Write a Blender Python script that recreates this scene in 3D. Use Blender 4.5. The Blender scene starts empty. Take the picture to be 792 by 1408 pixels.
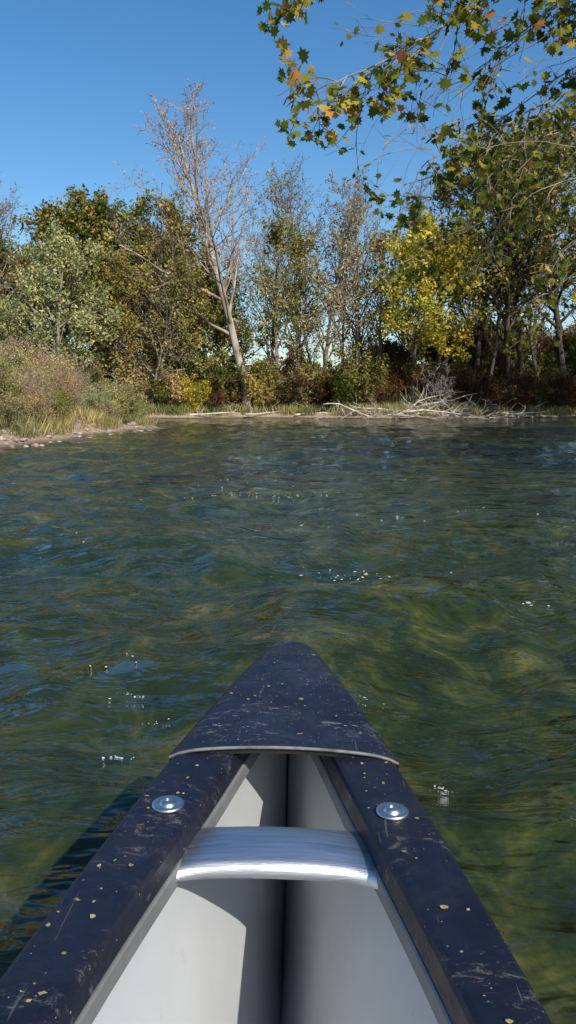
import bpy, bmesh, math, random
import numpy as np
from mathutils import Vector
R = math.radians
sc = bpy.context.scene
col = sc.collection
sc.view_settings.view_transform = 'Standard'
sc.view_settings.look = 'None'
sc.view_settings.exposure = 0

# ------------------------------------------------------------ materials
def newmat(name):
    m = bpy.data.materials.new(name); m.use_nodes = True
    nt = m.node_tree
    for n in list(nt.nodes): nt.nodes.remove(n)
    out = nt.nodes.new('ShaderNodeOutputMaterial')
    return m, nt, out
def N(nt, t, **kw):
    n = nt.nodes.new(t)
    for k, v in kw.items(): setattr(n, k, v)
    return n
def ramp(nt, stops, interp='LINEAR'):
    r = nt.nodes.new('ShaderNodeValToRGB'); cr = r.color_ramp; cr.interpolation = interp
    while len(cr.elements) > 1: cr.elements.remove(cr.elements[-1])
    cr.elements[0].position = stops[0][0]; c = stops[0][1]; cr.elements[0].color = (*c, 1)
    for p, c in stops[1:]:
        e = cr.elements.new(p); e.color = (*c, 1)
    return r
def g(v): return (v, v, v)
def coords(nt, scale=(1,1,1), kind='Object', rot=(0,0,0)):
    tc = N(nt, 'ShaderNodeTexCoord'); mp = N(nt, 'ShaderNodeMapping')
    mp.inputs['Scale'].default_value = scale; mp.inputs['Rotation'].default_value = rot
    nt.links.new(tc.outputs[kind], mp.inputs['Vector']); return mp.outputs['Vector']
def noise(nt, vec, scale, detail=4, rough=.55, dist=0.0):
    n = N(nt, 'ShaderNodeTexNoise'); n.inputs['Scale'].default_value = scale
    n.inputs['Detail'].default_value = detail; n.inputs['Roughness'].default_value = rough
    n.inputs['Distortion'].default_value = dist
    nt.links.new(vec, n.inputs['Vector']); return n.outputs['Fac']
def mix(nt, fac, a, b, mode='MIX'):
    m = N(nt, 'ShaderNodeMix', data_type='RGBA', blend_type=mode)
    for s, v in ((m.inputs[0], fac), (m.inputs[6], a), (m.inputs[7], b)):
        if isinstance(v, (int, float)): s.default_value = v
        elif isinstance(v, tuple): s.default_value = (*v, 1)
        else: nt.links.new(v, s)
    return m.outputs[2]
def math_(nt, op, a, b=0.0):
    m = N(nt, 'ShaderNodeMath', operation=op)
    for s, v in ((m.inputs[0], a), (m.inputs[1], b)):
        if isinstance(v, (int, float)): s.default_value = v
        else: nt.links.new(v, s)
    return m.outputs[0]
def bump(nt, h, strength, dist, normal=None):
    b = N(nt, 'ShaderNodeBump'); b.inputs['Strength'].default_value = strength; b.inputs['Distance'].default_value = dist
    nt.links.new(h, b.inputs['Height'])
    if normal is not None: nt.links.new(normal, b.inputs['Normal'])
    return b.outputs['Normal']

def leafmat(name, stops, trans=.3, k=1.0):
    m, nt, out = newmat(name)
    gm = N(nt, 'ShaderNodeNewGeometry')
    stops=[(p,tuple(min(.7,x*k) for x in c)) for p,c in stops]
    r = ramp(nt, stops); nt.links.new(gm.outputs['Random Per Island'], r.inputs[0])
    v = coords(nt); nz = noise(nt, v, .5, 0)
    rr = ramp(nt, [(.3, (.60,.66,.6)), (.7, (1.32,1.22,1.12))]); nt.links.new(nz, rr.inputs[0])
    c = mix(nt, 1.0, r.outputs[0], rr.outputs[0], 'MULTIPLY')
    oi=N(nt,'ShaderNodeObjectInfo'); orr=ramp(nt,[(0,(.82,.9,.8)),(.5,(1.05,1,.95)),(1,(1.3,1.1,.95))]); nt.links.new(oi.outputs['Random'],orr.inputs[0])
    c = mix(nt, 1.0, c, orr.outputs[0], 'MULTIPLY')
    d = N(nt, 'ShaderNodeBsdfDiffuse'); nt.links.new(c, d.inputs['Color'])
    t = N(nt, 'ShaderNodeBsdfTranslucent'); nt.links.new(c, t.inputs['Color'])
    mx = N(nt, 'ShaderNodeMixShader'); mx.inputs[0].default_value = trans
    nt.links.new(d.outputs[0], mx.inputs[1]); nt.links.new(t.outputs[0], mx.inputs[2]); nt.links.new(mx.outputs[0], out.inputs[0])
    return m
def barkmat(name, a, b, sc_=3.0):
    m, nt, out = newmat(name)
    v = coords(nt, (1, 1, .35)); nz = noise(nt, v, sc_, 2)
    r = ramp(nt, [(.38, a), (.62, b)]); nt.links.new(nz, r.inputs[0])
    d = N(nt, 'ShaderNodeBsdfDiffuse'); nt.links.new(r.outputs[0], d.inputs['Color'])
    nt.links.new(d.outputs[0], out.inputs[0]); return m
K=2.3
M_green = leafmat('leaf_green', [(0, (.028,.042,.012)), (.45, (.060,.079,.022)), (.8, (.115,.113,.035)), (1, (.18,.13,.04))],k=K)
M_mix = leafmat('leaf_green_turning', [(0, (.028,.040,.012)), (.4, (.062,.075,.02)), (.72, (.14,.125,.03)), (1, (.22,.14,.045))],k=K)
M_olive = leafmat('leaf_olive', [(0, (.062,.072,.022)), (.5, (.12,.122,.04)), (.85, (.185,.16,.06)), (1, (.24,.15,.06))],k=K)
M_willow = leafmat('leaf_willow', [(0, (.11,.13,.06)), (.6, (.18,.2,.10)), (1, (.26,.26,.15))],k=2.1)
M_yellow = leafmat('leaf_yellow', [(0, (.12,.15,.03)), (.5, (.26,.27,.045)), (1, (.40,.34,.08))], .4,k=1.8)
M_rust = leafmat('leaf_rust', [(0, (.045,.04,.02)), (.6, (.095,.06,.034)), (1, (.19,.08,.045))],k=1.4)
M_tan = leafmat('leaf_tan', [(0, (.12,.12,.055)), (.5, (.22,.19,.105)), (1, (.33,.26,.17))],k=1.8)
M_pink = leafmat('leaf_pinkish', [(0, (.22,.16,.10)), (1, (.36,.25,.17))],k=1.5)
M_syc = leafmat('leaf_sycamore', [(0, (.038,.055,.014)), (.35, (.085,.11,.022)), (.68, (.19,.18,.035)), (.9, (.33,.24,.06)), (1, (.28,.12,.05))], .45,k=1.65)
M_bark = barkmat('bark_grey', (.13,.105,.085), (.30,.255,.20))
M_barkd = barkmat('bark_dark', (.045,.037,.03), (.12,.10,.08))
M_white = barkmat('bark_sycamore', (.21,.17,.13), (.44,.38,.31), 1.5)
M_twig = barkmat('bark_twig', (.14,.12,.10), (.36,.31,.26), 4)
M_drift = barkmat('driftwood', (.36,.31,.25), (.62,.56,.47), 4)
M_stone = barkmat('river_stone', (.22,.17,.14), (.46,.40,.34), 6)
M_grass = leafmat('grass_dry', [(0, (.12,.13,.045)), (.5, (.26,.23,.11)), (1, (.40,.33,.21))], .3,k=1.5)

# ------------------------------------------------------------ mesh builder
class MB:
    def __init__(s): s.v=[]; s.l=[]; s.n=[]; s.m=[]; s.sm=[]; s.c=0
    def add(s, verts, faces, mat=0, smooth=False):
        verts = np.asarray(verts, dtype=np.float64).reshape(-1,3); faces = np.asarray(faces)
        s.v.append(verts); s.l.append((faces + s.c).ravel())
        s.n.append(np.full(len(faces), faces.shape[1])); s.m.append(np.full(len(faces), mat)); s.sm.append(np.full(len(faces), smooth))
        s.c += len(verts)
    def mesh(s, name, mats):
        v=np.concatenate(s.v); l=np.concatenate(s.l); n=np.concatenate(s.n)
        me=bpy.data.meshes.new(name); me.vertices.add(len(v)); me.vertices.foreach_set('co', v.astype(np.float32).ravel())
        me.loops.add(len(l)); me.loops.foreach_set('vertex_index', l.astype(np.int32))
        me.polygons.add(len(n)); st=np.concatenate([[0],np.cumsum(n)[:-1]])
        me.polygons.foreach_set('loop_start', st.astype(np.int32)); me.polygons.foreach_set('loop_total', n.astype(np.int32))
        me.polygons.foreach_set('material_index', np.concatenate(s.m).astype(np.int32))
        me.polygons.foreach_set('use_smooth', np.concatenate(s.sm).astype(bool))
        for mt in mats: me.materials.append(mt)
        me.update(calc_edges=True); me.validate(); return me
def obj(name, me, loc=(0,0,0), parent=None, c=None):
    o = bpy.data.objects.new(name, me); (c or col).objects.link(o); o.location = loc
    if parent: o.parent = parent
    return o
def nrm(v): return v/ (np.linalg.norm(v)+1e-9)
def tube(mb, pts, rads, k=5, mat=0):
    pts=np.asarray(pts,float); rads=np.asarray(rads,float); n=len(pts)
    t=np.gradient(pts,axis=0); t/= (np.linalg.norm(t,axis=1)[:,None]+1e-9)
    ref=np.array([0,0,1.]) if abs(t[0][2])<.8 else np.array([1.,0,0])
    u=np.cross(t,ref); u/=(np.linalg.norm(u,axis=1)[:,None]+1e-9); w=np.cross(t,u)
    a=np.arange(k)*2*math.pi/k
    V=pts[:,None,:]+rads[:,None,None]*(np.cos(a)[None,:,None]*u[:,None,:]+np.sin(a)[None,:,None]*w[:,None,:])
    i=np.arange(n-1)[:,None]*k; j=np.arange(k)[None,:]; j2=(j+1)%k
    F=np.stack([i+j,i+j2,i+k+j2,i+k+j],-1).reshape(-1,4)
    mb.add(V,F,mat,True)
def leaves(mb, C, size, rng, mat=1, upb=.4, asp=.55):
    C=np.asarray(C); n=len(C)
    if n==0: return
    nn=rng.normal(0,1,(n,3)); nn[:,2]+=upb; nn/=np.linalg.norm(nn,axis=1)[:,None]
    a=np.cross(nn,rng.normal(0,1,(n,3))); a/=np.linalg.norm(a,axis=1)[:,None]; b=np.cross(nn,a)
    s=(size*rng.uniform(.55,1.35,n))[:,None]
    V=np.stack([C+a*s, C+b*s*asp+nn*s*.15, C-a*s, C-b*s*asp+nn*s*.15],1)
    mb.add(V, np.arange(4*n).reshape(n,4), mat)

def grow(mb, rng, p0, d, L, r, lev, P, out):
    n=P['seg'][lev]; pts=[p0]; d=nrm(d)
    for i in range(n):
        d=nrm(d+rng.normal(0,P['wob'][lev],3)+np.array([0,0,P['trop'][lev]])); pts.append(pts[-1]+d*L/n)
    pts=np.array(pts); last=lev==P['last']
    rads=np.linspace(r, max(r*(.3 if lev else .22),.003), n+1)
    if lev==0: rads[0]*=1.35
    if lev<=P['tubelev']: tube(mb, pts, np.maximum(rads,P['rmin']), (7 if lev==0 else 5 if lev==1 else 3))
    if last:
        m=P['nl']
        if m>0:
            k=rng.integers(0,n,m); f=rng.uniform(.1,1,m)[:,None]
            out.append(pts[k]*(1-f)+pts[k+1]*f+rng.normal(0,P['sp'],(m,3)))
        return
    nc=P['n'][lev]; t0=P['t0'][lev]; az=rng.uniform(0,6.28)
    for j in range(nc):
        t=t0+(1-t0)*(j+rng.uniform(0,1))/nc; t=min(t,.995)
        x=t*n; i=int(x); f=x-i; p=pts[i]*(1-f)+pts[i+1]*f; tg=nrm(pts[i+1]-pts[i])
        az+=2.4+rng.normal(0,.4)
        ax=nrm(np.cross(tg,[.31,.17,.9] if abs(tg[2])<.9 else [1,0,0])); bx=np.cross(tg,ax)
        side=ax*math.cos(az)+bx*math.sin(az)
        an=R(rng.normal(P['ang'][lev],9))*(1-.35*t if lev==0 else 1)
        dd=tg*math.cos(an)+side*math.sin(an)
        pf=P['prof'](t) if lev==0 else (1.1-.5*t)
        cl=L*P['rat'][lev]*pf*rng.uniform(.7,1.25)
        cr=min((r*(1-t)+r*.25*t)*P['rr'], cl*.035+.01)
        grow(mb,rng,p,dd,cl,cr,lev+1,P,out)
def base(**k):
    P=dict(seg=[9,5,4,3],wob=[.05,.13,.18,.2],trop=[.03,.06,.02,.0],last=3,tubelev=2,rmin=.012,nl=14,sp=.22,
           n=[20,7,5],t0=[.22,.25,.2],ang=[62,48,45],rat=[.36,.42,.42],rr=.6,prof=lambda t:.45+.75*math.sin(math.pi*min(1,(t**.8)))**.8)
    P.update(k); return P
def tree(name, seed, H, r, P, mats, leaf=.14, lean=(0,0), stems=1, upb=.4):
    rng=np.random.default_rng(seed); mb=MB(); out=[]
    for s in range(stems):
        if stems>1:
            a=rng.uniform(0,6.28); q=rng.uniform(.1,.55); d=np.array([math.cos(a)*q,math.sin(a)*q,1]); p=np.array([math.cos(a)*.15,math.sin(a)*.15,-.15]); h=H*rng.uniform(.7,1.1)
        else: d=np.array([lean[0],lean[1],1.]); p=np.array([0,0,-.4]); h=H
        grow(mb,rng,p,d,h,r,0,P,out)
    if out: leaves(mb,np.concatenate(out),leaf,rng,1,upb)
    return mb.mesh(name,mats)

# ------------------------------------------------------------ terrain
RIV=np.array([(-60,-150),(-22,-30),(-15,-8),(-10,3),(-7.4,10),(-5.8,17),(-5.7,24),(-5.1,31),(-7,34.5),(-14,37),(-30,39),(-90,42),
  (-90,54),(-30,51),(-14,52),(-9,54),(-4,56),(0,56.5),(4,54),(8,52),(12,53.5),(16,57),(21,59),(25,55),(22,44),(16.5,32),(11.5,20),(8.3,10),(7.6,0),(8.5,-15),(16,-40),(40,-150)],float)
def sd(X,Y):
    """signed distance to the river outline: negative in the river"""
    X=np.asarray(X,float);Y=np.asarray(Y,float); D=np.full(X.shape,1e9); ins=np.zeros(X.shape,bool); n=len(RIV)
    for i in range(n):
        a=RIV[i]; b=RIV[(i+1)%n]; e=b-a; L=e@e
        t=np.clip(((X-a[0])*e[0]+(Y-a[1])*e[1])/L,0,1)
        D=np.minimum(D,np.hypot(X-a[0]-t*e[0],Y-a[1]-t*e[1]))
        c=((a[1]>Y)!=(b[1]>Y)); xi=a[0]+(Y-a[1])*e[0]/(e[1] if e[1]!=0 else 1e-9); ins^=(c&(X<xi))
    return np.where(ins,-D,D)
def ss(a,b,x): t=np.clip((x-a)/(b-a),0,1); return t*t*(3-2*t)
def wig(X,Y): return .35*np.sin(X*1.3+np.sin(Y*.9)*1.5)+.3*np.sin(Y*1.1+X*.6+1)+.15*np.sin(X*3.1-Y*2.3)
def HH(X,Y):
    X=np.asarray(X,float);Y=np.asarray(Y,float)
    d=sd(X,Y)+.8*wig(X,Y)*ss(0,12,np.hypot(X,Y))
    left=(X<-3)&(Y<46)
    A=np.where(left,.7,1.1+3.2*ss(5,14,X))
    land=.28*ss(0,1.6,d)+A*ss(np.where(left,.8,2.5),np.where(left,5,11),d)+.05*wig(X*2.1,Y*2.3)*ss(0,2,d)+.10*ss(0,.3,d)
    land=land+1.5*ss(40,200,d)*(1+.5*wig(X*.03,Y*.03))
    return np.where(d>0,land,-.9*ss(0,3.5,-d)-.02)
def axis(a,b,c,d,st,k=1.14):
    core=list(np.arange(b,c+1e-6,st)); s=st; lo=[]; x=b
    while x>a: s*=k; x-=s; lo.append(x)
    s=st; hi=[]; x=core[-1]
    while x<d: s*=k; x+=s; hi.append(x)
    return np.array(lo[::-1]+core+hi)
def grid(xs,ys,Z,keep=None):
    nx=len(xs); ny=len(ys); X,Y=np.meshgrid(xs,ys); V=np.stack([X,Y,Z(X,Y)],-1).reshape(-1,3)
    i=np.arange(ny-1)[:,None]*nx; j=np.arange(nx-1)[None,:]
    F=np.stack([i+j,i+j+1,i+nx+j+1,i+nx+j],-1).reshape(-1,4)
    if keep is not None:
        c=V[F].mean(1); F=F[keep(c[:,0],c[:,1])]
    return V,F
mb=MB(); V,F=grid(axis(-1500,-32,32,1500,.4),axis(-1500,-6,72,1500,.4),HH); mb.add(V,F,0,True)
m,nt,out=newmat('river_bank_soil')
v=coords(nt); gm=N(nt,'ShaderNodeNewGeometry'); sx=N(nt,'ShaderNodeSeparateXYZ'); nt.links.new(gm.outputs['Position'],sx.inputs[0])
sand=ramp(nt,[(.3,(.22,.15,.10)),(.55,(.44,.34,.25)),(.75,(.56,.48,.39))]); nt.links.new(noise(nt,v,9,5,.7),sand.inputs[0])
soil=ramp(nt,[(.3,(.04,.035,.018)),(.5,(.13,.09,.05)),(.7,(.11,.105,.04))]); nt.links.new(noise(nt,v,1.6,5,.7),soil.inputs[0])
hz=math_(nt,'ADD',sx.outputs[2],math_(nt,'MULTIPLY',noise(nt,v,1.1,3),.5)); hr=ramp(nt,[(.60,g(0)),(.85,g(1))]); nt.links.new(hz,hr.inputs[0])
c=mix(nt,hr.outputs[0],sand.outputs[0],soil.outputs[0])
wet=ramp(nt,[(0.02,g(.35)),(.10,g(1))]); nt.links.new(sx.outputs[2],wet.inputs[0]); c=mix(nt,1.0,c,wet.outputs[0],'MULTIPLY')
d=N(nt,'ShaderNodeBsdfDiffuse'); nt.links.new(c,d.inputs['Color'])
nt.links.new(bump(nt,noise(nt,v,12,4,.7),.9,.08),d.inputs['Normal']); nt.links.new(d.outputs[0],out.inputs[0])
obj('ground',mb.mesh('ground',[m]))
def gz(x,y): return float(HH(np.array([x]),np.array([y]))[0])

# ------------------------------------------------------------ canoe shape functions (s = distance from the bow tip)
LEN=5.0; TIP=(-.004,1.40); YAW=R(-1.5); ROLL=R(1.1)
def W(s):
    s=np.minimum(s,LEN-s); s=np.maximum(s,0)
    a=.0335*np.tanh(np.sqrt(s/.015))+.2853*s-.0842*s*s
    b=.218+.202*(1-np.exp(-(s-.87)*.1388/.202))
    return np.where(s<.87,a,b)
def GW(s):
    s=min(s,LEN-s); return .079-.016*float(ss(.45,.95,s))
def ZG(s):
    s=np.minimum(s,LEN-s); return .50+.02*np.maximum(0,1-s/.9)**2-.03*ss(.9,2.5,s)

# ------------------------------------------------------------ water
rw=np.random.default_rng(5)
WV=[]
for i in range(54):
    lam=math.exp(rw.uniform(math.log(.22),math.log(3.2))); an=rw.normal(1.5,.85); WV.append((math.cos(an)*6.283/lam,math.sin(an)*6.283/lam,rw.uniform(0,6.28),.0048*lam**.85))
def WZ(X,Y):
    wx=X+.25*np.sin(Y*1.7+X*.6)+.12*np.sin(X*3.3-Y*1.1); wy=Y+.3*np.sin(X*1.2+Y*.5)+.12*np.sin(Y*2.9+X*2.2)
    Z=np.zeros_like(X)
    for kx,ky,ph,a in WV: Z+=a*np.sin(kx*wx+ky*wy+ph)
    amp=.5+.4*np.sin(X*.35+1.3*np.sin(Y*.23))*np.sin(Y*.41+.7*np.sin(X*.4))+.35
    fade=1-.78*ss(14,50,np.hypot(X,Y))
    chop=.022*np.exp(-((X+.4)/1.6)**2-((Y-8.2)/.5)**2)*np.sin((Y-8)*9+np.sin(X*3))
    near=1-.5*np.exp(-(X/.8)**2-((Y+.3)/2.2)**2)
    return Z*amp*fade*near+chop
def keepw(x,y):
    dx=x-TIP[0]; dy=y-TIP[1]; ca=math.cos(YAW); sa=math.sin(YAW)
    lx=dx*ca+dy*sa; ly=-dx*sa+dy*ca; s=-ly
    return ~((s>.3)&(s<LEN-.3)&(np.abs(lx)<W(np.clip(s,0,LEN))*.62))
mb=MB(); V,F=grid(axis(-1500,-3.5,3.5,1500,.055,1.045),axis(-1500,-.2,8,1500,.05,1.028),WZ,keepw); mb.add(V,F,0,True)
m,nt,out=newmat('river_water')
v=coords(nt,(.7,1,1))
n1=noise(nt,v,1.6,3,.55,.3); n2=noise(nt,coords(nt,(.6,1.4,1),rot=(0,0,.3)),5.5,3,.6,.4); n3=noise(nt,coords(nt,(.8,1.3,1),rot=(0,0,-.4)),18,1,.5,0)
hsum=math_(nt,'ADD',math_(nt,'MULTIPLY',n1,.145),math_(nt,'ADD',math_(nt,'MULTIPLY',n2,.052),math_(nt,'MULTIPLY',n3,.0055)))
b3=bump(nt,hsum,1.0,1.0)
bed=ramp(nt,[(.34,(.010,.015,.005)),(.48,(.022,.034,.009)),(.58,(.055,.062,.013)),(.72,(.15,.13,.04))]); nt.links.new(noise(nt,coords(nt,(1,.8,1)),3.4,6,.72,.8),bed.inputs[0])
dp=ramp(nt,[(.32,g(.15)),(.60,g(1))]); nt.links.new(noise(nt,v,.45,2),dp.inputs[0])
c=mix(nt,dp.outputs[0],(.016,.028,.012),bed.outputs[0])
d=N(nt,'ShaderNodeBsdfPrincipled'); nt.links.new(c,d.inputs['Base Color']); d.inputs['Roughness'].default_value=.045; d.inputs['IOR'].default_value=1.38
nt.links.new(b3,d.inputs['Normal']); nt.links.new(d.outputs[0],out.inputs[0])
obj('river_water',mb.mesh('river_water',[m]))

# foam flecks
mb=MB(); rng=np.random.default_rng(9)
def foam(cx,cy,wx,wy,n,smin,smax):
    for i in range(n):
        x=cx+rng.normal(0,wx); y=cy+rng.normal(0,wy); s=rng.uniform(smin,smax); z=float(WZ(np.array([x]),np.array([y]))[0])
        a=np.arange(7)*6.283/7; rr=s*rng.uniform(.5,1.3,7)
        P=[(x+math.cos(q)*w*1.5,y+math.sin(q)*w*.9,z-.001) for q,w in zip(a,rr)]+[(x+math.cos(q)*w*.7,y+math.sin(q)*w*.4,z+.0005+s*.12) for q,w in zip(a,rr)]
        F=[(j,(j+1)%7,7+(j+1)%7,7+j) for j in range(7)]; mb.add(P,F,0,True); mb.add([P[j] for j in range(7,14)],[list(range(7))],0,True)
for a in [(-.51,2.56,.03,.010,24),(-.42,2.34,.03,.010,16),(-.62,2.75,.05,.02,5),(-.48,2.12,.025,.008,12),(.40,1.93,.02,.012,14),(.62,4.64,.17,.05,44),(.3,4.7,.12,.06,12),(1.12,3.7,.06,.04,12),(.25,2.5,.05,.03,4),(-.3,8.15,.5,.05,40),(-1.8,5.6,.4,.3,10),(.1,6.3,.5,.4,10),(-1.5,9.5,.6,.3,10),(1.6,6.8,.4,.2,8)]: foam(*a,.0015,.005 if a[1]<3 else .010)
m,nt,out=newmat('foam'); d=N(nt,'ShaderNodeBsdfPrincipled'); r=ramp(nt,[(.3,g(.4)),(.7,g(.7))]); nt.links.new(noise(nt,coords(nt),40),r.inputs[0]); nt.links.new(r.outputs[0],d.inputs['Base Color']); d.inputs['Roughness'].default_value=.6; nt.links.new(d.outputs[0],out.inputs[0])
obj('river_foam',mb.mesh('river_foam',[m]))

# ------------------------------------------------------------ canoe
can=bpy.data.objects.new('canoe',None); col.objects.link(can); can.location=(TIP[0],TIP[1],0); can.rotation_euler=(0,ROLL,YAW)
def vinyl(name,dark,spec_amt,dustk):
    m,nt,out=newmat(name); v=coords(nt)
    base_=ramp(nt,[(.3,dark),(.7,tuple(x*1.7+.001 for x in dark))]); nt.links.new(noise(nt,v,14,6,.65),base_.inputs[0])
    c=base_.outputs[0]
    dust=ramp(nt,[(.49,g(0)),(.60,g(.10*dustk)),(.72,g(.40*dustk))]); nt.links.new(noise(nt,v,6.5,12,.88,.4),dust.inputs[0]); c=mix(nt,dust.outputs[0],c,(.17,.165,.165))
    for scl,amt,lo in ((100,spec_amt,.10),(38,spec_amt*.4,.065),(200,spec_amt*1.3,.13)):
        vo=N(nt,'ShaderNodeTexVoronoi'); vo.inputs['Scale'].default_value=scl; nt.links.new(v,vo.inputs['Vector'])
        dd=math_(nt,'ADD',vo.outputs['Distance'],math_(nt,'MULTIPLY',noise(nt,v,scl*4,2),.14))
        sp=ramp(nt,[(lo+.05,g(.85)),(lo+.12,g(0))]); nt.links.new(dd,sp.inputs[0])
        sel=ramp(nt,[(1-amt,g(0)),(min(.999,1-amt*.3),g(1))]); sc3=N(nt,'ShaderNodeSeparateColor'); nt.links.new(vo.outputs['Color'],sc3.inputs[0]); nt.links.new(sc3.outputs[0],sel.inputs[0])
        c=mix(nt,math_(nt,'MULTIPLY',sp.outputs[0],sel.outputs[0]),c,(.36,.31,.25))
    for rz,th,ns in ((.2,.72,5.1),(-.9,.73,4.3),(1.35,.73,6.2)):
        s=ramp(nt,[(th,g(0)),(th+.03,g(.25))]); nt.links.new(noise(nt,coords(nt,(38,2.4,10),rot=(0,0,rz)),ns,2,.5,.5),s.inputs[0]); c=mix(nt,s.outputs[0],c,(.2,.2,.21))
    sc_n=ramp(nt,[(.55,g(0)),(.64,g(.9))]); nt.links.new(noise(nt,coords(nt,(1,2.2,1),rot=(0,0,.7)),34,8,.85,.8),sc_n.inputs[0])
    big=ramp(nt,[(.50,g(0)),(.60,g(dustk))]); nt.links.new(noise(nt,v,7.5,2),big.inputs[0])
    c=mix(nt,math_(nt,'MULTIPLY',sc_n.outputs[0],big.outputs[0]),c,(.27,.24,.21))
    d=N(nt,'ShaderNodeBsdfPrincipled'); nt.links.new(c,d.inputs['Base Color'])
    rr=ramp(nt,[(.3,g(.42)),(.7,g(.65))]); nt.links.new(noise(nt,v,30,5),rr.inputs[0]); nt.links.new(rr.outputs[0],d.inputs['Roughness'])
    nt.links.new(bump(nt,noise(nt,v,260,3),.35,.001),d.inputs['Normal']); nt.links.new(d.outputs[0],out.inputs[0]); return m
M_deck=vinyl('deck_vinyl',(.0050,.0085,.022),.22,1.0); M_gun=vinyl('gunwale_vinyl',(.0032,.005,.014),.09,.5)
def plain(name,ca,cb,rough,metal=0,sc_=(1,1,1),ns=8,bs=.1):
    m,nt,out=newmat(name); v=coords(nt,sc_); r=ramp(nt,[(.3,ca),(.7,cb)]); nt.links.new(noise(nt,v,ns,6,.6),r.inputs[0])
    d=N(nt,'ShaderNodeBsdfPrincipled'); nt.links.new(r.outputs[0],d.inputs['Base Color']); d.inputs['Roughness'].default_value=rough; d.inputs['Metallic'].default_value=metal
    nt.links.new(bump(nt,noise(nt,v,ns*6,4),bs,.001),d.inputs['Normal']); nt.links.new(d.outputs[0],out.inputs[0]); return m
m,nt,out=newmat('hull_inner_grey'); v=coords(nt)
r=ramp(nt,[(.3,(.45,.47,.48)),(.7,(.55,.57,.58))]); nt.links.new(noise(nt,v,5,6,.6),r.inputs[0]); c=r.outputs[0]
s=ramp(nt,[(.66,g(0)),(.72,g(.45))]); nt.links.new(noise(nt,coords(nt,(4,30,4),rot=(.3,.2,.5)),3,4,.6,.4),s.inputs[0]); c=mix(nt,s.outputs[0],c,(.26,.26,.25))
s=ramp(nt,[(.60,g(0)),(.75,g(.5))]); nt.links.new(noise(nt,v,18,7,.8),s.inputs[0]); c=mix(nt,s.outputs[0],c,(.33,.32,.30))
d=N(nt,'ShaderNodeBsdfPrincipled'); nt.links.new(c,d.inputs['Base Color']); d.inputs['Roughness'].default_value=.5
nt.links.new(bump(nt,noise(nt,v,60,4),.15,.001),d.inputs['Normal']); nt.links.new(d.outputs[0],out.inputs[0]); M_hull=m
M_out=plain('hull_outer_blue',(.012,.016,.04),(.02,.026,.06),.4)
M_sunlit_edge=plain('sunlit_edge_grey',(.08,.08,.08),(.24,.23,.22),.6,0,(1,1,1),40)  # paler grey paints in sunlight caught by the deck's rear edge
M_inw=plain('inwale_grey',(.13,.132,.135),(.20,.202,.205),.55,0,(1,1,1),22)
M_alu=plain('brushed_aluminium',(.55,.56,.57),(.86,.87,.88),.42,1,(4,70,6),3,.4)
M_steel=plain('steel_bolt',(.5,.5,.52),(.7,.7,.7),.35,1)
M_black=plain('black_rubber',(.012,.012,.012),(.02,.02,.02),.7)
def strip(name,S,prof,mats,closed=True,mat=0,smooth=False):
    """sweep a cross-section prof(s)->[(x,z)] along the canoe"""
    mb=MB(); A=np.array([[(x,-s,z) for x,z in prof(s)] for s in S]); n,k,_=A.shape
    i=np.arange(n-1)[:,None]*k; kk=k if closed else k-1; j=np.arange(kk)[None,:]; j2=(j+1)%k
    F=np.stack([i+j,i+j2,i+k+j2,i+k+j],-1).reshape(-1,4); mb.add(A,F,mat,smooth)
    if closed:
        mb.add(A[0],[list(range(k))],mat); mb.add(A[-1],[list(range(k))],mat)
    return obj(name,mb.mesh(name,mats),parent=can)
S_g=np.concatenate([np.linspace(.32,1.2,46),np.linspace(1.25,LEN-.32,60)])
for sg,nm in ((-1,'gunwale_port'),(1,'gunwale_starboard')):
    def prof(s,sg=sg):
        w=float(W(s)); z=float(ZG(s)); q=GW(s); P=[(0,-.034),(0,-.007),(.0025,-.0025),(.007,0),(.030,.0015),(q-.009,0),(q-.0035,-.002),(q-.001,-.007),(q,-.030),(q-.007,-.031),(q-.009,-.008),(.007,-.008),(.006,-.034)]
        return [(sg*(w-a),z+b) for a,b in P]
    strip(nm,S_g,prof,[M_gun])
    def prof2(s,sg=sg):
        w=float(W(s)); z=float(ZG(s)); q=GW(s)-.006; return [(sg*(w-a),z+b) for a,b in [(q,-.0315),(q+.007,-.0315),(q+.0085,-.034),(q+.009,-.050),(q+.007,-.054),(q,-.054)]]
    strip('inwale_'+nm[8:],S_g,prof2,[M_inw])
S_h=np.concatenate([np.linspace(0.0,.3,24),np.linspace(.32,LEN-.32,90),np.linspace(LEN-.3,LEN,24)])
def zk(s): e=min(s,LEN-s); return -.10+(.60)*math.exp(-e/.10)
def hull(inner):
    def f(s):
        e=min(s,LEN-s); w=float(W(s)); z=float(ZG(s))-.011; k=zk(s)
        hw=max(w-(GW(s)-.012 if inner else .007),.002)
        if inner: k=max(k+.05,.035); k=min(k,z-.01)
        p=1.45+1.6*float(ss(.5,2.2,e))+(.1 if inner else .35)
        T=np.linspace(0,1,15); R_=[(hw*(1-t**p)+ (0.0),z-(z-k)*t) for t in T]
        return [(-x,y) for x,y in R_]+[(x,y) for x,y in R_[::-1][1:]]
    return f
o=strip('hull_inside',S_h,hull(True),[M_hull],closed=False,smooth=True)
o.modifiers.new('es','EDGE_SPLIT').split_angle=R(25)
strip('hull_outside',S_h,hull(False),[M_out],closed=False,smooth=True)
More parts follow.
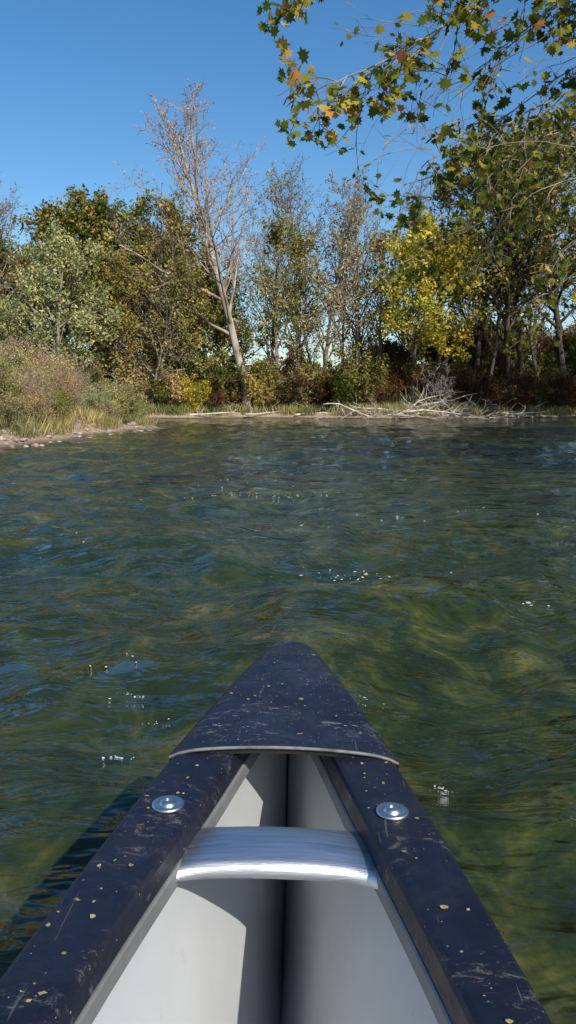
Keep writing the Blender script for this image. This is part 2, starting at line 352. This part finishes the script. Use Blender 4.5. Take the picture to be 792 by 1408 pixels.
def deck(name,flip):
    mb=MB(); Sd=.436; ns=44; nx=25; T=np.linspace(-1,1,nx); V=[]
    S=Sd*np.linspace(0,1,ns)**1.5
    for s in S:
        w=float(W(s))+.004; z=float(ZG(s))+.0045; row=[(-w-.001,z-.040)]
        for t in T:
            f=ss(0,.12,s); edge=-.007*abs(t)**10
            row.append((w*t,z+float(f)*.008*(1-t*t)+edge))
        row.append((w+.001,z-.040)); V.append([(x,-(s-(.005*(1-(x/w)**2) if s==S[-1] else 0)),zz) for x,zz in row])
    A=np.array(V); n,k,_=A.shape; i=np.arange(n-1)[:,None]*k; j=np.arange(k-1)[None,:]
    F=np.stack([i+j,i+k+j,i+k+j+1,i+j+1],-1).reshape(-1,4); mb.add(A,F,0,True)
    e=A[-1].copy()
    me=mb.mesh(name,[M_deck]); o=obj(name,me,parent=can)
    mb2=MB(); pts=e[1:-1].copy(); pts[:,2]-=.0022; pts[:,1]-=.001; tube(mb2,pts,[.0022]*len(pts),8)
    o2=obj(name+'_edge_trim',mb2.mesh('t',[M_sunlit_edge]),parent=can)  # rim bead, sunlit deck thickness put in as lighter colour
    mb3=MB(); a=e[1:-1]; b=a.copy(); b[:,2]-=.012; b[:,1]+=.003; kk=len(a); mb3.add(np.concatenate([a,b]),[(x,x+1,kk+x+1,kk+x) for x in range(kk-1)],0,True); o3=obj(name+'_lip',mb3.mesh('l',[M_black]),parent=can)
    if flip:
        for q in (o,o2,o3): q.rotation_euler=(0,0,math.pi); q.location=(0,-LEN,0)
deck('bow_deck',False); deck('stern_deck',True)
# bits of dried leaf and grit lying on the bow deck and gunwales
mb=MB(); rng=np.random.default_rng(55)
for i in range(60):
    s=rng.uniform(.03,.9)**1.1; w=float(W(s))
    if s<.42: x=rng.uniform(-.85,.85)*w; t=x/(w+.004); z=float(ZG(s))+.0045+float(ss(0,.12,s))*.008*(1-t*t)-.007*abs(t)**10+.001
    else: x=rng.choice([-1,1])*(w-rng.uniform(.012,.055)); z=float(ZG(s))+.0022
    r0=rng.uniform(.0009,.0026); a0=rng.uniform(0,6.28); k=6; ang=a0+np.arange(k)*6.283/k; rad=r0*rng.uniform(.5,1.4,k)
    P=np.stack([x+np.cos(ang)*rad*1.4,-s+np.sin(ang)*rad,z+rng.uniform(0,.0012,k)],1); mb.add(P,[list(range(k))],0)
obj('deck_debris',mb.mesh('deck_debris',[M_tan]),parent=can)
def lathe(mb,prof,c,mat=0,k=28):
    a=np.arange(k)*2*math.pi/k; V=[]
    for r,z in prof: V+= [(c[0]+r*math.cos(q),c[1]+r*math.sin(q),c[2]+z) for q in a]
    n=len(prof); F=[(i*k+j,i*k+(j+1)%k,(i+1)*k+(j+1)%k,(i+1)*k+j) for i in range(n-1) for j in range(k)]
    mb.add(V,F,mat,True)
sb=.565
for sg,nm in ((-1,'bolt_port'),(1,'bolt_starboard')):
    mb=MB(); c=(sg*(float(W(sb))-.043),-sb,float(ZG(sb))+.0015)
    lathe(mb,[(.0182,0),(.0182,.0018),(.0165,.0030),(.0125,.0026),(.0108,.0012),(.0100,.0012),(.0096,.0030),(.0075,.0052),(.0045,.0062),(.0038,.0062),(.0036,.0035),(.0001,.0035)],c)
    obj(nm,mb.mesh(nm,[M_steel]),parent=can)
# carry handle: pressed aluminium saddle
mb=MB(); ns,nx=15,41; V=[]
for i in range(ns):
    q=i/(ns-1); s=.550+.078*q
    for j in range(nx):
        t=-1+2*j/(nx-1); e=abs(t)
        hw=float(W(s))-GW(s)+.003+.004*q
        sw=s+ (.010*e**5 if q>.5 else -.003*e**4)*abs(q-.5)*2
        arch=math.sin(math.pi*q)**.6
        z=float(ZG(s))-.037+(.010*arch*(1-.5*e**3))+.004*(1-e*e)-(.006*(q>.97))-.003*q
        V.append((t*hw,-sw,z))
F=[(i*nx+j,i*nx+j+1,(i+1)*nx+j+1,(i+1)*nx+j) for i in range(ns-1) for j in range(nx-1)]
mb.add(V,F,0,True); me=mb.mesh('carry_handle',[M_alu]); o=obj('carry_handle',me,parent=can)
md=o.modifiers.new('s','SOLIDIFY'); md.thickness=.003; md.offset=-1
def bar(name,s,z,r,mt):
    mb=MB(); w=float(W(s))-.06; tube(mb,[(-w,-s,z),(-w*.5,-s,z-.004),(w*.5,-s,z-.004),(w,-s,z)],[r]*4,10); obj(name,mb.mesh(name,[mt]),parent=can)
bar('thwart',2.5,.455,.016,M_alu); bar('yoke',3.1,.455,.016,M_alu)
for s0,nm in ((1.75,'bow_seat'),(3.9,'stern_seat')):
    mb=MB(); hw=float(W(s0-.15))*.62; A=[]
    for i in range(7):
        for j in range(9):
            x=-hw+2*hw*j/8; y=-s0-.15+.3*i/6; A.append((x,y,.27-.02*math.cos(x/hw*1.3)*math.sin(math.pi*i/6)))
    mb.add(A,[(i*9+j,i*9+j+1,(i+1)*9+j+1,(i+1)*9+j) for i in range(6) for j in range(8)],0,True)
    o=obj(nm,mb.mesh(nm,[M_black]),parent=can); mm=o.modifiers.new('s','SOLIDIFY'); mm.thickness=.02

# ------------------------------------------------------------ tree meshes
T={}
T['oak1']=tree('oak1',1,14,.28,base(nl=12,n=[23,7,5]),[M_barkd,M_green],.165)
T['oak2']=tree('oak2',2,13,.25,base(nl=10,n=[21,7,5],rat=[.33,.42,.42]),[M_bark,M_olive],.15)
T['oak3']=tree('oak3',3,15,.24,base(nl=7,n=[22,7,5],t0=[.3,.25,.2]),[M_barkd,M_mix],.145)
T['willow']=tree('willow',4,10,.2,base(nl=17,n=[18,7,5],trop=[.03,.02,-.16,-.25],t0=[.15,.25,.2],rat=[.42,.42,.42]),[M_bark,M_willow],.12)
T['cot1']=tree('cot1',5,14,.18,base(nl=5,n=[20,6,5],rat=[.22,.45,.45],ang=[48,45,45],tubelev=3,rmin=.009),[M_bark,M_olive],.135)
T['cot2']=tree('cot2',6,13,.17,base(nl=4,n=[20,6,5],rat=[.24,.45,.45],ang=[45,45,45],tubelev=3,rmin=.009),[M_bark,M_tan],.11)
T['maple']=tree('maple',7,12.5,.17,base(nl=8,n=[20,7,5],rat=[.27,.42,.42],sp=.26),[M_barkd,M_yellow],.155)
bareP=base(nl=1,n=[18,7,6],tubelev=3,rmin=.010,ang=[42,38,38],rat=[.30,.45,.5],trop=[.02,.10,.06,.03],sp=.1,t0=[.25,.2,.15])
T['bare1']=tree('bare1',8,16,.16,bareP,[M_bark,M_tan],.09)
T['bare2']=tree('bare2',9,15,.14,dict(bareP,nl=2),[M_bark,M_tan],.10)
T['syc']=tree('syc',14,21,.33,base(nl=2,n=[22,9,7],tubelev=3,rmin=.013,ang=[46,42,40],rat=[.32,.42,.45],trop=[.015,.10,.05,.03],sp=.12,t0=[.28,.2,.15],wob=[.06,.12,.17,.2],rr=.55),[M_white,M_pink],.085,lean=(-.12,0))
shP=base(last=2,seg=[5,4,3,2],tubelev=1,rmin=.008,n=[9,6],t0=[.1,.15],ang=[50,45],rat=[.42,.45],nl=12,sp=.12,wob=[.1,.15,.2,.2])
for k,mt,sd_ in (('sg',M_green,21),('so',M_olive,22),('sr',M_rust,23),('st',M_tan,24),('sy',M_yellow,25)):
    T[k]=tree(k,sd_,3.2,.03,shP,[M_bark,mt],.095,stems=8)
nP=dict(shP,nl=10,sp=.05,rmin=.004)
T['n1']=tree('n1',31,1.5,.010,nP,[M_bark,M_willow],.033,stems=11)
T['n2']=tree('n2',32,1.4,.010,nP,[M_twig,M_tan],.030,stems=11)
T['n3']=tree('n3',33,1.5,.010,nP,[M_bark,M_olive],.033,stems=11)
T['n4']=tree('n4',35,1.7,.009,dict(nP,nl=4,tubelev=2,rmin=.003),[M_twig,M_pink],.026,stems=13)
T['snag']=tree('snag',34,3.2,.035,dict(shP,last=3,nl=0,tubelev=3,n=[6,5,4],t0=[.2,.2,.2],ang=[45,45,45],rat=[.4,.45,.45]),[M_drift,M_tan],.05,stems=6)
rr=random.Random(3)
def put(key,name,x,y,s=1.0,rz=None,c=None,sz=None):
    o=obj(name,T[key],(x,y,gz(x,y)-.05),c=c); o.rotation_euler=(0,0,rr.uniform(0,6.28) if rz is None else rz); o.scale=(s,s,s if sz is None else sz); return o
for k,nm,x,y,s in [
  ('bare2','bare_tree',-19.5,55,.95),('bare1','bare_tree',-21,56,.92),('willow','willow_tree',-15.6,54,1.0),('willow','willow_tree',-18.8,53,.62),
  ('oak1','oak_tree',-17.4,61,.93),('oak1','oak_tree',-13.4,62,.95),('oak2','oak_tree',-10.3,61,1.05),('oak2','oak_tree',-12.3,57.5,.78),
  ('oak2','oak_tree',-7.4,62,1.0),('oak2','oak_tree',-6.8,58.8,.72),('oak1','oak_tree',-23,63,.85),('bare1','bare_tree',-10,58.5,.85),
  ('cot2','cottonwood_tree',-9.6,56.3,.8),('cot1','cottonwood_tree',-1.0,59.5,.95),('cot1','cottonwood_tree',.8,61,.9),('oak1','oak_tree',-4.6,61.5,.62),
  ('cot2','cottonwood_tree',2.6,62,1.05),('bare1','bare_tree',1.8,66,1.05),('bare2','bare_tree',4.2,64,1.02),('bare1','bare_tree',6.4,65,.98),('bare2','bare_tree',-1.5,67,1.08),
  ('cot2','cottonwood_tree',5.2,60,.95),('cot1','cottonwood_tree',7.2,62,.85),('maple','maple_tree',9.0,58.5,.98),('maple','maple_tree',11.2,60,.9),
  ('oak3','oak_tree',14.2,62.5,1.05),('oak3','oak_tree',16.6,61.0,1.12),('cot1','cottonwood_tree',12,65,1.05),('oak3','oak_tree',18.6,63,1.2),('bare2','bare_tree',17,66,1.15),
  ('oak3','oak_tree',21.5,62,1.25),('oak3','oak_tree',24,50,1.1),('oak3','oak_tree',21.2,41,1.1),('bare1','bare_tree',19.6,62,1.1),('bare1','bare_tree',14.9,60.6,.95),
  ('oak3','oak_tree',18.8,30,1.0),('oak1','oak_tree',14.5,17,1.05),('oak3','oak_tree',12.8,.5,.95)]:
    put(k,nm,x,y,s)
put('syc','bare_sycamore_tree',-2.9,58.5,1.0,0.0)
def inst(name,items):
    c=bpy.data.collections.new(name)
    for i,(k,x,y,s) in enumerate(items): put(k,'%s_plant_%d'%(name,i),x,y,s,c=c)
    e=bpy.data.objects.new(name,None); col.objects.link(e); e.instance_type='COLLECTION'; e.instance_collection=c
L=[]
for i in range(11):
    x=-42+i*3.6+rr.uniform(-1,1); L.append((rr.choice(['oak1','oak2']),x,rr.uniform(67,72),rr.uniform(.78,.92)))
for i in range(11):
    x=-4+i*3.4+rr.uniform(-1,1); L.append((rr.choice(['bare1','bare2','cot2','cot1']),x,rr.uniform(69,78),rr.uniform(.7,.95)))
for i in range(5): L.append((rr.choice(['oak1','oak3']),rr.uniform(27,38),20+i*8,rr.uniform(.9,1.1)))
for i in range(34): L.append((rr.choice(['so','sr','sr','sg']),6+i*1.0+rr.uniform(-.6,.6),rr.uniform(66,78),rr.uniform(.7,1.3)))
inst('background_forest',L)
L=[]
for i in range(120):
    x=rr.uniform(-24,23); y0=54+ (2.5 if x<8 else 3.5)+rr.uniform(0,5.5)
    if x<-8: y0-=2.0
    if sd(np.array([x]),np.array([y0]))[0]<1.8: y0+=3
    ch=['sg','so','so','sg','sr','st'] if x<6 else ['sr','sr','sr','so','sr']
    L.append((rr.choice(ch),x,y0,rr.uniform(.55,1.25) if x<6 else rr.uniform(.45,.85)))
for i in range(16): L.append((rr.choice(['sr','sr','sr','sg']),13+i*.75,62.5+rr.uniform(0,3.5),rr.uniform(.55,.9)))
for x,y,s in [(-6.8,56.8,.7),(4.4,57.0,.7)]: L.append(('sy',x,y,s))
inst('riverbank_shrubs',L)
L=[]
for i in range(125):
    y=rr.uniform(16,33); x=-5.9-rr.uniform(0,1)**1.2*9+ (y-20)*.05
    d=sd(np.array([x]),np.array([y]))[0]
    if d<.8: continue
    L.append((rr.choice(['n1','n2','n3','n2','n4','n4']),x,y,rr.uniform(.45,.85)+min(d,5)*.12))
inst('gravel_bar_shrubs',L)
put('snag','dead_bush',10.2,54.6,.95); put('snag','dead_bush',-9.5,35.5,.7)
bm=bmesh.new(); bmesh.ops.create_icosphere(bm,subdivisions=2,radius=1); IV=np.array([v.co[:] for v in bm.verts]); IF=np.array([[v.index for v in f.verts] for f in bm.faces]); bm.free()
mb=MB(); rng=np.random.default_rng(41)
for i in range(420):
    y=rng.uniform(13,33); x=-5.0-rng.uniform(0,3.5)
    d=float(sd(np.array([x]),np.array([y]))[0]+.8*wig(np.array([x]),np.array([y]))[0])
    if d<-.25 or d>1.7: continue
    s=rng.uniform(.03,.10) if rng.random()<.93 else rng.uniform(.12,.22)
    ph=rng.uniform(0,6,3); Q=IV*(1+.18*np.sin(IV[:,[1]]*3+ph[0])+.12*np.sin(IV[:,[0]]*4+ph[1]))*np.array([1.2,.95,.6])*s
    a=rng.uniform(0,6.28); ca,sa=math.cos(a),math.sin(a); Q=np.stack([Q[:,0]*ca-Q[:,1]*sa,Q[:,0]*sa+Q[:,1]*ca,Q[:,2]],1)
    mb.add(Q+np.array([x,y,gz(x,y)+s*.15]),IF,0,True)
obj('river_stones',mb.mesh('river_stones',[M_stone]))

def grass(name,pts,hmin,hmax,w,seed,lean=.35):
    rng=np.random.default_rng(seed); P=np.array(pts); n=len(P); h=rng.uniform(hmin,hmax,n); a=rng.uniform(0,6.28,n); q=rng.uniform(0,lean,n)
    z=HH(P[:,0],P[:,1]); b=np.stack([P[:,0],P[:,1],z-.03],1); dx=np.stack([np.cos(a),np.sin(a),0*a],1); ln=np.stack([-np.sin(a)*q,np.cos(a)*q,np.ones(n)],1)
    mid=b+ln*(h*.55)[:,None]; tip=b+ln*h[:,None]; tip[:,:2]+=(ln[:,:2]*(h*.5)[:,None])
    V=np.stack([b-dx*w,b+dx*w,mid+dx*w*.8,tip,mid-dx*w*.8],1); mb=MB(); mb.add(V,np.arange(5*n).reshape(n,5),0); obj(name,mb.mesh(name,[M_grass]))
def scatter(n,x0,x1,y0,y1,d0,d1,seed,clump=1.0):
    rng=np.random.default_rng(seed); X=rng.uniform(x0,x1,n); Y=rng.uniform(y0,y1,n); d=sd(X,Y)+.8*wig(X,Y); k=(d>d0)&(d<d1)&((np.sin(X*2.1+Y)+np.sin(Y*1.7-X*.8)+rng.uniform(-1.3,1.3,n))*clump>-.6)
    return np.stack([X[k],Y[k]],1)
grass('riverbank_grass',scatter(80000,-24,25,50,64,.4,6,1),.25,.8,.02,2)
grass('gravel_bar_grass',scatter(80000,-14,-4.5,14,34,.3,7,3),.12,.55,.004,4)

mb=MB(); rng=np.random.default_rng(77)
for i in range(95):
    big=i<10
    x=9.0+rng.normal(0,2.4 if not big else 2.2); y=53.0+rng.normal(0,.7); L_=rng.uniform(2.2,5.0) if big else rng.uniform(.8,2.6)
    a=rng.normal(0.1,.8)+ (math.pi if rng.random()<.5 else 0); el=rng.uniform(-.1,.28) if big else rng.uniform(-.1,.75)
    d=np.array([math.cos(a)*math.cos(el),math.sin(a)*math.cos(el)*.6,math.sin(el)]); p=np.array([x,y,max(.1,gz(x,y))+rng.uniform(0,.45)*math.exp(-((x-8.5)/2)**2)]); pts=[p]
    for k in range(6): d=nrm(d+rng.normal(0,.14,3)); pts.append(pts[-1]+d*L_/6)
    r=rng.uniform(.06,.12) if big else rng.uniform(.015,.035); tube(mb,pts,np.linspace(r,r*.3,7),5)
    for q in range(3):
        k=rng.integers(2,6); dd=nrm(d+rng.normal(0,.8,3)); pp=[pts[k]]
        for _ in range(3): dd=nrm(dd+rng.normal(0,.2,3)); pp.append(pp[-1]+dd*L_*.12)
        tube(mb,pp,np.linspace(r*.4,.008,4),3)
obj('driftwood_pile',mb.mesh('driftwood_pile',[M_drift]))
for i,(x,y,L_,a) in enumerate([(-6.8,55.2,3.6,.25),(.5,56.2,4,-.05),(4.2,54.8,3,.2),(-3,56.2,2.6,.5),(14.5,56.4,4.2,.25)]):
    mb=MB(); pts=[np.array([x+math.cos(a)*L_*k/6,y+math.sin(a)*L_*k/6+rng.normal(0,.06),.22+.03*k+rng.normal(0,.03)]) for k in range(7)]; tube(mb,pts,np.linspace(.09,.03,7),6)
    for q in range(4):
        k=rng.integers(1,6); tube(mb,[pts[k],pts[k]+np.array([rng.normal(0,.3),0,.4]),pts[k]+np.array([rng.normal(0,.5),.1,.8])],[.03,.02,.008],4)
    obj('fallen_log',mb.mesh('fallen_log',[M_drift]))

# ------------------------------------------------------------ overhanging sycamore on the right bank
mb=MB(); rng=np.random.default_rng(101); out=[]
bx,by=10.6,7.6; bz=gz(bx,by)
cp=base(nl=3,n=[16,6,5],t0=[.42,.25,.2],rat=[.32,.42,.42],tubelev=2,sp=.16,rmin=.01)
grow(mb,rng,np.array([bx,by,bz-.4]),np.array([-.05,.05,1]),13.5,.27,0,cp,out)
C=np.concatenate(out); leaves(mb,C[C[:,0]>6.5],.12,rng,1)
LO=[(0,-.5),(.10,-.30),(.42,-.38),(.34,-.10),(.62,.06),(.30,.16),(.28,.42),(.10,.34),(0,.72)]
LP=np.array(LO+[(-x,y) for x,y in LO[::-1][1:-1]])
SL=[]
def twig(p,d,L_,r,depth,dn=1.0):
    n=5; pts=[p]; d=nrm(d)
    for i in range(n): d=nrm(d+rng.normal(0,.13,3)+np.array([0,0,-.05])); pts.append(pts[-1]+d*L_/n)
    tube(mb,pts,np.linspace(r,.002,n+1),4)
    if depth>0:
        for k in range(2,n+1):
            if rng.random()<.85: twig(pts[k-1],nrm(d+rng.normal(0,.65,3)),L_*rng.uniform(.3,.6),r*.5,depth-1,dn)
    dens=rng.random()**.8
    for k in range(2,n+1):
        m=2 if k<n else 3
        for _ in range(m):
            if rng.random()<(.14+.70*dens)*dn:
                pd=nrm(rng.normal(0,.7,3)+d*.5+np.array([0,0,-.45])); q=pts[k]+pd*rng.uniform(.03,.07)
                tube(mb,[pts[k],q],[.0016,.001],3); SL.append((q,pd,rng.uniform(.045,.10)))
def limb(P,r0,r1,step,tl,depth=1,start=0.15,dn=1.0):
    P=np.array(P,float); seg=[]
    for i in range(len(P)-1):
        p0=P[max(i-1,0)];p1=P[i];p2=P[i+1];p3=P[min(i+2,len(P)-1)]
        for t in np.linspace(0,1,7)[:-1]:
            seg.append(.5*((2*p1)+(-p0+p2)*t+(2*p0-5*p1+4*p2-p3)*t*t+(-p0+3*p1-3*p2+p3)*t**3))
    seg.append(P[-1]); seg=np.array(seg)+rng.normal(0,.016,(len(seg),3)); n=len(seg); tube(mb,seg,r1+(r0-r1)*(1-np.linspace(0,1,n))**2.0,6)
    ln=np.concatenate([[0],np.cumsum(np.linalg.norm(np.diff(seg,axis=0),axis=1))]); x=ln[-1]*start
    while x<ln[-1]:
        i=min(np.searchsorted(ln,x),n-2); tg=nrm(seg[i+1]-seg[i]); sd_=rng.normal(0,1,3); sd_[2]*=.8; dd=nrm(tg*.8+sd_*.55+np.array([0,0,-.12]))
        twig(seg[i],dd,tl*rng.uniform(.5,1.2),.006,depth,dn); x+=step*rng.uniform(.6,1.5)
    twig(seg[-1],seg[-1]-seg[-2],tl*.6,.004,depth,dn)
j=(bx-.6,by,bz+4.2)
limb([j,(6.5,7.4,4.9),(3.6,6.9,4.75),(2.1,6.6,4.3),(1.2,6.4,3.75),(.55,6.3,3.4),(.15,6.25,3.2)],.07,.004,.16,.5,1,.35)
limb([j,(6.8,7,5.4),(3.8,6.4,5.1),(2.0,6.1,4.75),(.95,6.0,4.3),(.15,6.0,3.85)],.06,.004,.20,.5,1,.35,.95)
limb([j,(7,8,4.5),(4.6,7.8,4.2),(3,7.5,3.85),(1.9,7.2,3.35),(1.1,7.1,2.95)],.055,.005,.2,.5,1,.35,.9)
limb([(2.1,6.6,4.3),(1.55,6.5,4.0),(1.1,6.4,3.7),(.7,6.4,3.3)],.010,.003,.18,.38,1,.2,.8)
limb([j,(7.4,9,3.9),(5,9.2,3.7),(3.8,9,3.2),(3.0,8.9,2.6)],.06,.005,.24,.65,1,.3,.8)
limb([(6.5,7.4,4.9),(4.2,7.3,5.1),(3.0,7.1,4.7),(2.2,7,4.2),(1.7,7,3.7)],.02,.004,.2,.5,1,.2,.95)
limb([(6.5,7.4,4.9),(4.5,7.6,4.5),(3.2,7.7,4.3),(2.3,7.7,3.8),(1.6,7.6,3.2),(1.2,7.5,2.7)],.02,.004,.26,.45,1,.25,.7)
limb([(5,9.2,3.7),(4.2,9.6,3.6),(3.2,9.6,3.5),(2.4,9.5,3.1),(1.3,9.4,2.55)],.02,.004,.3,.5,1,.2,.55)
limb([(7.4,9,3.9),(5.5,10.5,4.6),(4.2,10.8,4.6),(3.1,10.6,4.2),(2.4,10.4,3.7)],.03,.005,.24,.7,1,.25,.85)
limb([j,(7,6.8,5.6),(4.2,6.6,5.6),(2.6,6.3,5.0),(1.6,6.2,4.6)],.04,.004,.2,.5,1,.35,.9)
limb([(7.4,9,3.9),(6,11,4.6),(5,11.6,4.9),(4.0,11.8,4.6),(3.2,11.6,3.9),(2.8,11.5,3.1)],.03,.005,.2,.75,1,.25,.9)
limb([(7.4,9,3.9),(6.2,11,3.6),(5.2,11.9,3.6),(4.4,12.1,3.0),(3.6,12,2.3)],.03,.005,.22,.75,1,.25,.9)
for i in range(30):
    x=rng.uniform(1.0,3.2); y=rng.uniform(6.5,9); z=.95+y*rng.uniform(.30,.46); twig(np.array([x,y,z]),np.array([-.7,rng.normal(0,.3),-.35+rng.normal(0,.35)]),rng.uniform(.6,1.1),.004,1,.15)
n=len(SL); k=len(LP); VV=np.zeros((n,k+1,3))
for i,(p,d,s) in enumerate(SL):
    a=d; nn=nrm(rng.normal(0,.65,3)+np.array([0.1,-.25,.7])); b=nrm(np.cross(nn,a)); nn=np.cross(a,b)
    cup=rng.uniform(-.25,.35)
    VV[i,:k]=p+s*(LP[:,1:2]+.5)*a+s*LP[:,0:1]*b*1.15+s*cup*(np.abs(LP[:,0:1])+.4*LP[:,1:2]**2)*nn
    VV[i,k]=p+s*.5*a
idx=np.arange(k); tri=np.stack([idx,(idx+1)%k,np.full(k,k)],1)
FF=(tri[None]+ (np.arange(n)*(k+1))[:,None,None]).reshape(-1,3); mb.add(VV.reshape(-1,3),FF,2)
obj('sycamore_tree',mb.mesh('sycamore_tree',[M_twig,M_syc,M_syc]))

# ------------------------------------------------------------ light, sky, camera
EL,AZ=R(38),R(148)
w=bpy.data.worlds.new('World'); sc.world=w; w.use_nodes=True; nt=w.node_tree
sk=nt.nodes.new('ShaderNodeTexSky'); sk.sky_type='NISHITA'; sk.sun_disc=False; sk.sun_elevation=EL; sk.sun_rotation=AZ; sk.air_density=1.0; sk.dust_density=1.0; sk.ozone_density=1.5
hs=nt.nodes.new('ShaderNodeHueSaturation'); hs.inputs['Saturation'].default_value=1.35; nt.links.new(sk.outputs[0],hs.inputs['Color'])
bg=nt.nodes['Background']; nt.links.new(hs.outputs[0],bg.inputs[0]); bg.inputs[1].default_value=.15
sun=bpy.data.lights.new('sun','SUN'); sun.energy=5; sun.angle=R(.5); sun.color=(1,.94,.84)
so=bpy.data.objects.new('sun',sun); col.objects.link(so)
dv=Vector((math.sin(AZ)*math.cos(EL),math.cos(AZ)*math.cos(EL),math.sin(EL))); so.rotation_euler=(-dv).to_track_quat('-Z','Y').to_euler(); so.location=(10,-20,30)
cam=bpy.data.cameras.new('camera'); co=bpy.data.objects.new('camera',cam); col.objects.link(co); sc.camera=co
cam.sensor_fit='VERTICAL'; cam.sensor_height=36; cam.lens=28.02; cam.clip_start=.02; cam.clip_end=5000
co.location=(0,0,.95); co.rotation_euler=(R(90-7.7),0,0)
print('leaves',n)
